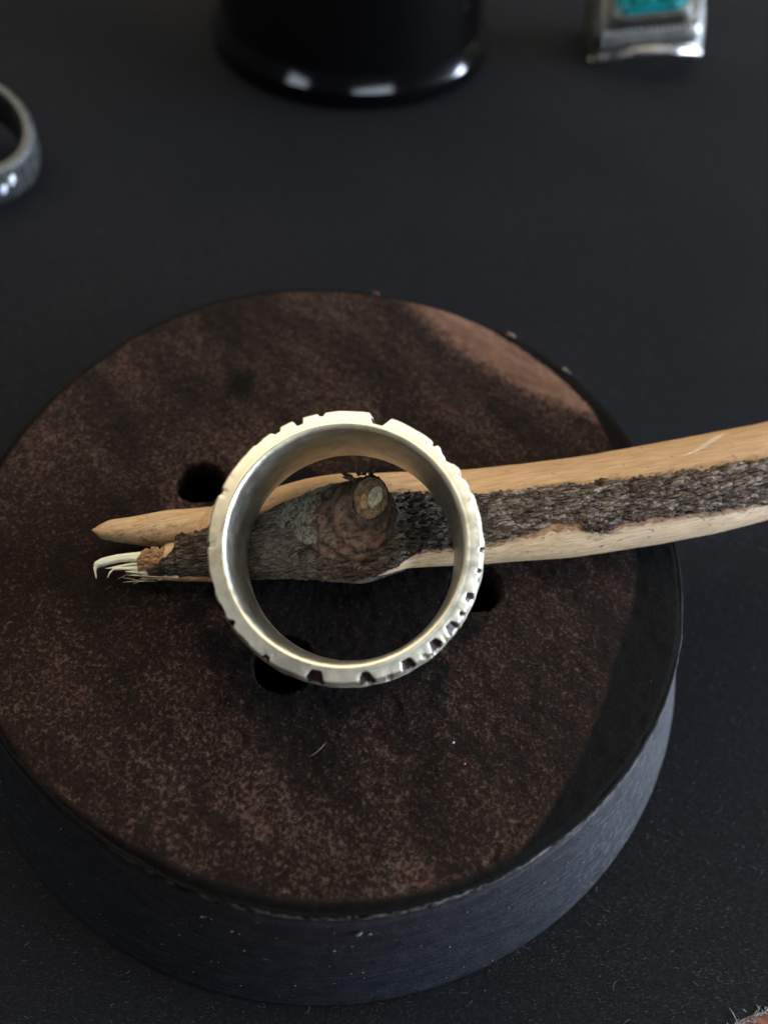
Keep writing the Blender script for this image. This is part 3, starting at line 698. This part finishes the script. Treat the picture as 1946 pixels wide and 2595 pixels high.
# ------------------------------------------------------------------ the silver ring
RC = np.array([-2.89, 32.31, 13.81]); RA = np.array([-.03, -.46, 1.0]); RA /= np.linalg.norm(RA); RI = 9.5; RH = 9.9
r2 = np.array([0, 1.0, 0]) - RA * RA[1]; r2 /= np.linalg.norm(r2); r1 = np.cross(r2, RA)
if r1[0] < 0: r1 = -r1
ring = base('silver_ring', RC - RA * RH - r2 * 11, 'wide silver ring with chipped outer edge, propped over the knot of the twig', 'ring')
notch = [(10, 4.6, .95, 2.2, 1), (-15.8, 2.0, .40, 1.4, .8), (-26, 2.2, .62, 2.0, .8), (-36.5, 2.6, .42, 1.6, .6), (-46, 2.6, .20, 1.5, .2), (-73, 1.8, .40, 1.5, 1), (-86, 3.0, .12, 2, 0), (-96, 1.6, .30, 1.5, .5), (-103, 3.4, .14, 2.0, 0), (-113, 3.4, .22, 2.0, .1), (-123, 3.6, .24, 2.2, .1), (-131, 1.7, .55, 1.8, .9),
         (-140, 4.0, .22, 2.0, .2), (-151, 1.7, .50, 1.5, .9), (-161, 4, .15, 2.0, .0), (-173.5, 3.1, 1.0, 2.6, 1), (165, 3.0, .95, 2.4, 1), (156, 2.0, .18, 1.5, .2), (147, 2.6, .85, 2.2, 1), (139.5, 1.5, .42, 1.4, .6), (133.5, 2.6, .85, 2.2, 1), (128.5, 1.2, .4, 1.2, .5), (123, 2.6, .80, 2.3, 1), (116.5, 1.5, .5, 1.4, .9), (109, 2.1, .72, 2.0, 1), (101, 2.4, .2, 1.6, .1), (96.5, 1.3, .42, 1.4, .8), (87.5, 1.7, .42, 1.6, .8), (79, 2.5, .12, 2, 0),
         (68, 2.6, .38, 1.8, .5), (61, 1.6, .2, 1.4, .2), (54.5, 2.2, .40, 1.8, .4), (44, 5.2, .52, 1.5, .25), (36, 1.6, .42, 1.5, .6), (26, 3, .12, 2, 0), (-62, 2.6, -.16, 1.6, 0)]
prof = []      # (radius over RI, depth below the top lip, kind)
for k in range(22): prof.append((0.0, RH - .22 - (RH - .7) * k / 21))
prof += [(.01, .40), (.05, .26), (.13, .12), (.23, .03), (.33, .0), (.42, .01), (.50, .05)]
for k in range(1, 13): prof.append((.50 + .93 * k / 12, .05 + .19 * (k / 12) ** 1.3))
prof += [(1.51, .31), (1.57, .42), (1.61, .60), (1.64, .90)]
for k in range(1, 27): prof.append((1.64 + .44 * math.sin(math.pi * k / 27) ** .7, .90 + (RH - 1.8) * k / 27))
prof += [(1.68, RH - .8), (1.6, RH - .5), (1.4, RH - .25), (1.0, RH - .08), (.5, RH), (.2, RH - .02), (.06, RH - .1)]
NT2, NPF = 1440, len(prof)
th = np.linspace(0, 2 * np.pi, NT2, endpoint=False); deg = np.degrees(th)
V = np.zeros((NT2, NPF, 3)); rec = np.zeros((NT2, NPF))
for j, (dr, dp) in enumerate(prof):
    r = np.full(NT2, RI + dr + .04); de = np.full(NT2, dp)
    if dr > .55 and dp < RH - .2:
        wr = float(sstep(.62, 1.35, dr))
        tot = np.zeros(NT2); rc = np.zeros(NT2)
        for (a, hw, dpt, ext, pat) in notch:
            if abs(a) < 62: ext = ext * 2.6; dpt = dpt * 1.1
            elif a < -62 and a > -140: ext = ext * 1.6
            if pat >= .9 and abs(a) > 60: hw = hw * 1.25; dpt = dpt * .95; ext = ext * .62
            dd = (deg - a + 180) % 360 - 180
            sk = .5 * hw * fbm(dp * 1.1, a, 0, 2)
            k1, k2 = .35 + 1.1 * fbm(a * 1.7, 2.2, 0, 1) ** 2 * 4, .35 + 1.1 * fbm(a * 2.3, 7.2, 0, 1) ** 2 * 4   # one flank steeper than the other
            ds = dd + sk; wd = hw * (1 - .45 * min(1, dp / ext) ** 1.5)
            fall = np.where(ds < 0, sstep(wd * 1.25, wd * max(.1, .9 - min(.8, k1)), -ds), sstep(wd * 1.25, wd * max(.1, .9 - min(.8, k2)), ds))
            ax = 1 - float(sstep(ext * .7, ext * 1.25, dp))
            tot = np.maximum(tot, fall * ax * dpt) if dpt > 0 else tot + fall * ax * dpt
            rc = np.maximum(rc, pat * sstep(hw * 1.1, hw * .75, np.abs(dd + sk)) * (1 - float(sstep(ext * 1.0, ext * 1.3, dp))))
        # radial limit so a notch bites only into the outer part of the rim
        tot = tot * (1 + .35 * np.array([fbm(q * .45, dp * .9, 4, 3) for q in deg])) if dr > 1.0 else tot
        lim = np.maximum(0, RI + dr - (RI + max(1.64, dr) - tot))
        r = r - lim
        rec[:, j] = rc * (sstep(.03, .09, lim) if dp < .6 else 1.0)
        # hammered facets of the outer wall
        ham = np.array([fbm(math.cos(t) * 7, math.sin(t) * 7, dp * .55, 2) for t in th])
        r += .13 * ham * wr * float(sstep(.0, 1.6, dp + .5)); 
        cut = np.array([fbm(math.cos(t) * 16 + 3, math.sin(t) * 16, dp * .5 + 9, 2) for t in th])
        side_w = float(sstep(1.2, 2.2, dp))
        r -= .35 * sstep(.30, .42, cut) * side_w
        rec[:, j] = np.maximum(rec[:, j], sstep(.28, .42, cut) * side_w)
        de = de + .10 * tot * wr * (dp < .5)
    else:
        wob = .0
    V[:, j] = RC + RA * 0 - RA * de[:, None] + r1 * (r * np.sin(th))[:, None] + r2 * (r * np.cos(th))[:, None]
V = V + RA * .28
F = grid_faces(NT2, NPF, True)
F += [(i * NPF + NPF - 1, ((i + 1) % NT2) * NPF + NPF - 1, ((i + 1) % NT2) * NPF, i * NPF) for i in range(NT2)]
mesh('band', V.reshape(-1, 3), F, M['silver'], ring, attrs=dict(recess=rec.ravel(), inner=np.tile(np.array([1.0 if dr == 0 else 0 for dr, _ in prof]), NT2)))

# ------------------------------------------------------------------ black dish behind
def lathe(c, prof, n=128):
    V = [(c[0] + r * math.cos(2 * math.pi * k / n), c[1] + r * math.sin(2 * math.pi * k / n), c[2] + z) for r, z in prof for k in range(n)]
    F = [(i * n + k, i * n + (k + 1) % n, (i + 1) * n + (k + 1) % n, (i + 1) * n + k) for i in range(len(prof) - 1) for k in range(n)]
    return V, F
JC = (-18.6, 185.0, -Z0); JR = 30.6
jar = base('black_jar', JC, 'tall glossy black round jar with a bulging foot standing behind the wooden disc', 'jar')
pj = [(JR - 3, 0.0), (JR - .5, .1), (JR, .5), (JR, 3.6), (JR, 3.61)]
q = [JR, 3.61]
for k in range(20):
    a = math.radians(29.5 + 7 * k / 19.0); q = [q[0] - .16 * math.sin(a), q[1] + .16 * math.cos(a)]; pj.append(tuple(q))
RB = q[0]
pj += [(RB - .001, q[1] + .01), (RB, q[1] + .02)]
pj += [(RB + .1, 20), (RB + .2, 40), (RB, 70), (RB - .3, 71)]
o = Acc(); i0 = pj.index((JR, 3.6)) + 1
for part in (pj[:i0], pj[i0:i0 + 21], [(RB, q[1])] + pj[i0 + 23:]):      # separate rings keep the two edges of the foot crisp
    o.add(*lathe(JC, part, 192))
mesh('body', o.V, o.F, M['jar'], jar)
V, F = lathe(JC, [(.01, .02), (JR - 3, .02)]); mesh('foot', V, F, M['black'], jar)
V, F = lathe(JC, [(RB - .6, 71.2), (RB + .8, 71.2), (RB + 1.0, 72), (RB + 1.0, 84), (RB, 85.5), (RB - 3, 86), (.01, 86)]); mesh('lid', V, F, M['jar'], jar)

# ------------------------------------------------------------------ pale ring with crystals at the left
LC = np.array([-77.44, 120.22, -7.8]); LA = np.array([.3456, -.1951, .9179]); LA /= np.linalg.norm(LA)
l2 = np.array([0, 1., 0]) - LA * LA[1]; l2 /= np.linalg.norm(l2); l1 = np.cross(l2, LA)
lring = base('crystal_ring', LC - LA * 7, 'dull grey textured ring with two small clear crystals at the left edge', 'ring')
LI, LH = 9.5, 7.5; n = 360
pl = [(0, LH), (0, .35), (.12, .1), (.4, 0), (1.1, 0), (1.4, .12), (1.6, .5), (1.85, 2), (2.15, 3.8), (2.4, 5.2), (2.5, 6.4), (2.3, 7.2), (1.4, LH)]
V = []; rc = []
for k in range(n):
    a = 2 * math.pi * k / n
    for dr, dp in pl:
        g = 0
        if dr > 1.45 and 0.4 < dp < 7: g = .32 * (math.sin(a * 60 + dp * .9 + 2 * fbm(a * 3, dp, 0, 2)))
        r = LI + dr + g * .8
        V.append(LC - LA * dp + l1 * r * math.sin(a) + l2 * r * math.cos(a)); rc.append(.75 if g < -.1 else 0.0)
F = grid_faces(n, len(pl), True) + [(i * len(pl) + len(pl) - 1, ((i + 1) % n) * len(pl) + len(pl) - 1, ((i + 1) % n) * len(pl), i * len(pl)) for i in range(n)]
mesh('band', V, F, M['oldsilver'], lring, attrs=dict(recess=rc))
CRY = []
for ang, dp in ((120, 2.5), (129, 3.75)):
    a = math.radians(ang); nr = l1 * math.sin(a) + l2 * math.cos(a)
    c = LC - LA * dp + nr * (LI + 1.5 + .16 * dp)
    u = np.cross(nr, LA)
    def gem(prf, K, rotk=0):
        V = [c + nr * h + (LA * math.cos(2 * math.pi * (k + rotk) / K) + u * math.sin(2 * math.pi * (k + rotk) / K)) * r for r, h in prf for k in range(K)]
        F = [(i * K + k, i * K + (k + 1) % K, (i + 1) * K + (k + 1) % K, (i + 1) * K + k) for i in range(len(prf) - 1) for k in range(K)]
        return V, F + [tuple(range((len(prf) - 1) * K, len(prf) * K))]
    V, F = gem([(1.0, -.4), (1.0, .15), (.9, .3), (.74, .3), (.70, .0)], 24)
    st = mesh('setting', V, F, M['brightsilver'], lring, attrs=dict(recess=np.zeros(len(V))))
    V, F = gem([(.70, .05), (.70, .2), (.42, .48)], 8, .5)
    mesh('crystal', V, F, M['crystal'], st, smooth=False)

# ------------------------------------------------------------------ turquoise ring at the right
el = math.radians(50); QN = np.array([-.18, -math.cos(el), math.sin(el)]); QN /= np.linalg.norm(QN)
QX = np.array([.9945, .10, .05]); QX -= QN * (QX @ QN); QX /= np.linalg.norm(QX); QA = -np.cross(QN, QX)
if QA[2] > 0: QA = -QA
LIP = np.array([46.4, 181.0, -12.6]); QC = LIP - QA * 9.6 - QN * 11.0
tring = base('turquoise_ring', (QC[0], QC[1] + 6, -Z0), 'heavy engraved silver ring with a large rectangular turquoise stone, upper right corner', 'ring')
def Q(x, a, n_): return QC + QX * x + QA * a + QN * n_
nth, V, rc = 180, [], []
nw = 15
for k in range(nth):
    t = 2 * math.pi * k / nth; ca = math.cos(t)
    hw = np.interp(math.degrees(abs(math.atan2(math.sin(t), ca))), [0, 30, 60, 95, 130, 180], [9.6, 9.5, 8.4, 5.2, 3.0, 2.4])
    for lay, (rx, rn) in enumerate(((12.8, 11.0 if ca > 0 else 8.6), (11.2, 9.4 if ca > 0 else 7.2))):
        for j in range(nw):
            s = -1 + 2 * j / (nw - 1); g = .35 * max(0, math.sin(t * 24 + j * 2.1)) if lay == 0 else 0
            V.append(Q((rx + .5 * (1 - s * s) * (lay == 0)) * math.sin(t), s * hw, (rn + .5 * (1 - s * s) * (lay == 0) - .25 * g) * ca)); rc.append(.8 if g > .2 else 0)
F = []
for k in range(nth):
    k2 = (k + 1) % nth; b0, b1 = k * 2 * nw, k2 * 2 * nw
    for j in range(nw - 1):
        F += [(b0 + j, b0 + j + 1, b1 + j + 1, b1 + j), (b0 + nw + j, b1 + nw + j, b1 + nw + j + 1, b0 + nw + j + 1)]
    F += [(b0, b1, b1 + nw, b0 + nw), (b0 + nw - 1, b0 + 2 * nw - 1, b1 + 2 * nw - 1, b1 + nw - 1)]
mesh('band', V, F, M['engraved'], tring, attrs=dict(recess=rc))
def tube(pts, r, K=10):
    V = []; n = len(pts)
    for i, q in enumerate(pts):
        t = np.array(pts[min(i + 1, n - 1)]) - np.array(pts[max(i - 1, 0)]); t /= np.linalg.norm(t)
        a = np.cross(t, QA + .01); a /= np.linalg.norm(a); b = np.cross(t, a)
        V += [np.array(q) + r * (a * math.cos(2 * math.pi * k / K) + b * math.sin(2 * math.pi * k / K)) for k in range(K)]
    F = [(i * K + k, i * K + (k + 1) % K, (i + 1) * K + (k + 1) % K, (i + 1) * K + k) for i in range(n - 1) for k in range(K)]
    return V, F + [tuple(range(K)), tuple(range(n * K - 1, n * K - K - 1, -1))]
for sg in (1, -1):
    V, F = tube([Q(12.4 * math.sin(t), sg * np.interp(abs(math.degrees(t)), [0, 30, 60, 80], [9.7, 9.6, 8.5, 6.8]), 10.7 * math.cos(t)) for t in np.linspace(-1.15, 1.15, 40)], .95)
    mesh('rolled_edge', V, F, M['brightsilver'], tring, attrs=dict(recess=np.zeros(len(V))))
def frustum(levels):
    """rectangular rounded stack: (half x, half a, n)."""
    V = []; K = 32
    for hx, ha, n_ in levels:
        for k in range(K):
            t = 2 * math.pi * (k + .5) / K; c, s = math.cos(t), math.sin(t)
            e = .28
            V.append(Q(hx * math.copysign(abs(c) ** e, c), ha * math.copysign(abs(s) ** e, s), n_))
    F = [(i * K + k, i * K + (k + 1) % K, (i + 1) * K + (k + 1) % K, (i + 1) * K + k) for i in range(len(levels) - 1) for k in range(K)]
    return V, F + [tuple(range((len(levels) - 1) * K, len(levels) * K))]
V, F = frustum([(11.4, 8.6, 9.0), (10.8, 7.6, 11.2), (10.0, 6.6, 12.0), (9.6, 6.2, 12.1)])
mesh('skirt', V, F, M['engraved'], tring, attrs=dict(recess=np.full(len(V), .35)))
V, F = frustum([(9.0, 5.6, 11.8), (8.9, 5.5, 13.2), (8.6, 5.2, 13.4), (8.4, 5.0, 13.1)])
mesh('lower_frame', V, F, M['engraved'], tring, attrs=dict(recess=np.zeros(len(V))))
V, F = frustum([(8.2, 4.8, 12.6), (8.1, 4.7, 14.2), (7.8, 4.5, 14.6), (7.2, 3.9, 14.5), (7.0, 3.7, 14.0)])
mesh('bezel', V, F, M['engraved'], tring, attrs=dict(recess=np.zeros(len(V))))
# engraved scrolls and flutes round the head
for sgn in (1, -1):
    for k in range(13):
        x = -9.6 + 19.2 * k / 12
        V, F = tube([Q(x + .25 * math.sin(u * 5), sgn * (6.9 + 2.2 * u), 11.9 - 1.9 * u ** 1.4 + .25) for u in np.linspace(0, 1, 8)], .34, 6)
        mesh('flute', V, F, M['engraved'], tring, attrs=dict(recess=np.zeros(len(V))))
    for k in range(7):
        a_ = -5.4 + 10.8 * k / 6
        V, F = tube([Q(sgn * (9.9 + 1.4 * u), a_ + .3 * math.sin(u * 6 + k), 12.0 - 1.6 * u + .2) for u in np.linspace(0, 1, 8)], .34, 6)
        mesh('flute', V, F, M['engraved'], tring, attrs=dict(recess=np.zeros(len(V))))
V, F = frustum([(7.15, 3.85, 14.0), (7.05, 3.75, 14.8), (5.6, 2.6, 15.6)])
mesh('stone', V, F, M['stone'], tring, smooth=False)
bp = None
for sgn in (1, -1):
    for k in range(17):
        c = Q(-9.0 + 18.0 * k / 16, sgn * 6.1, 12.35)
        Vb, Fb = blob(c, (.42, .42, .42), 0, 1)
        mesh('bead', Vb, Fb, M['brightsilver'], tring, attrs=dict(recess=np.zeros(len(Vb))))
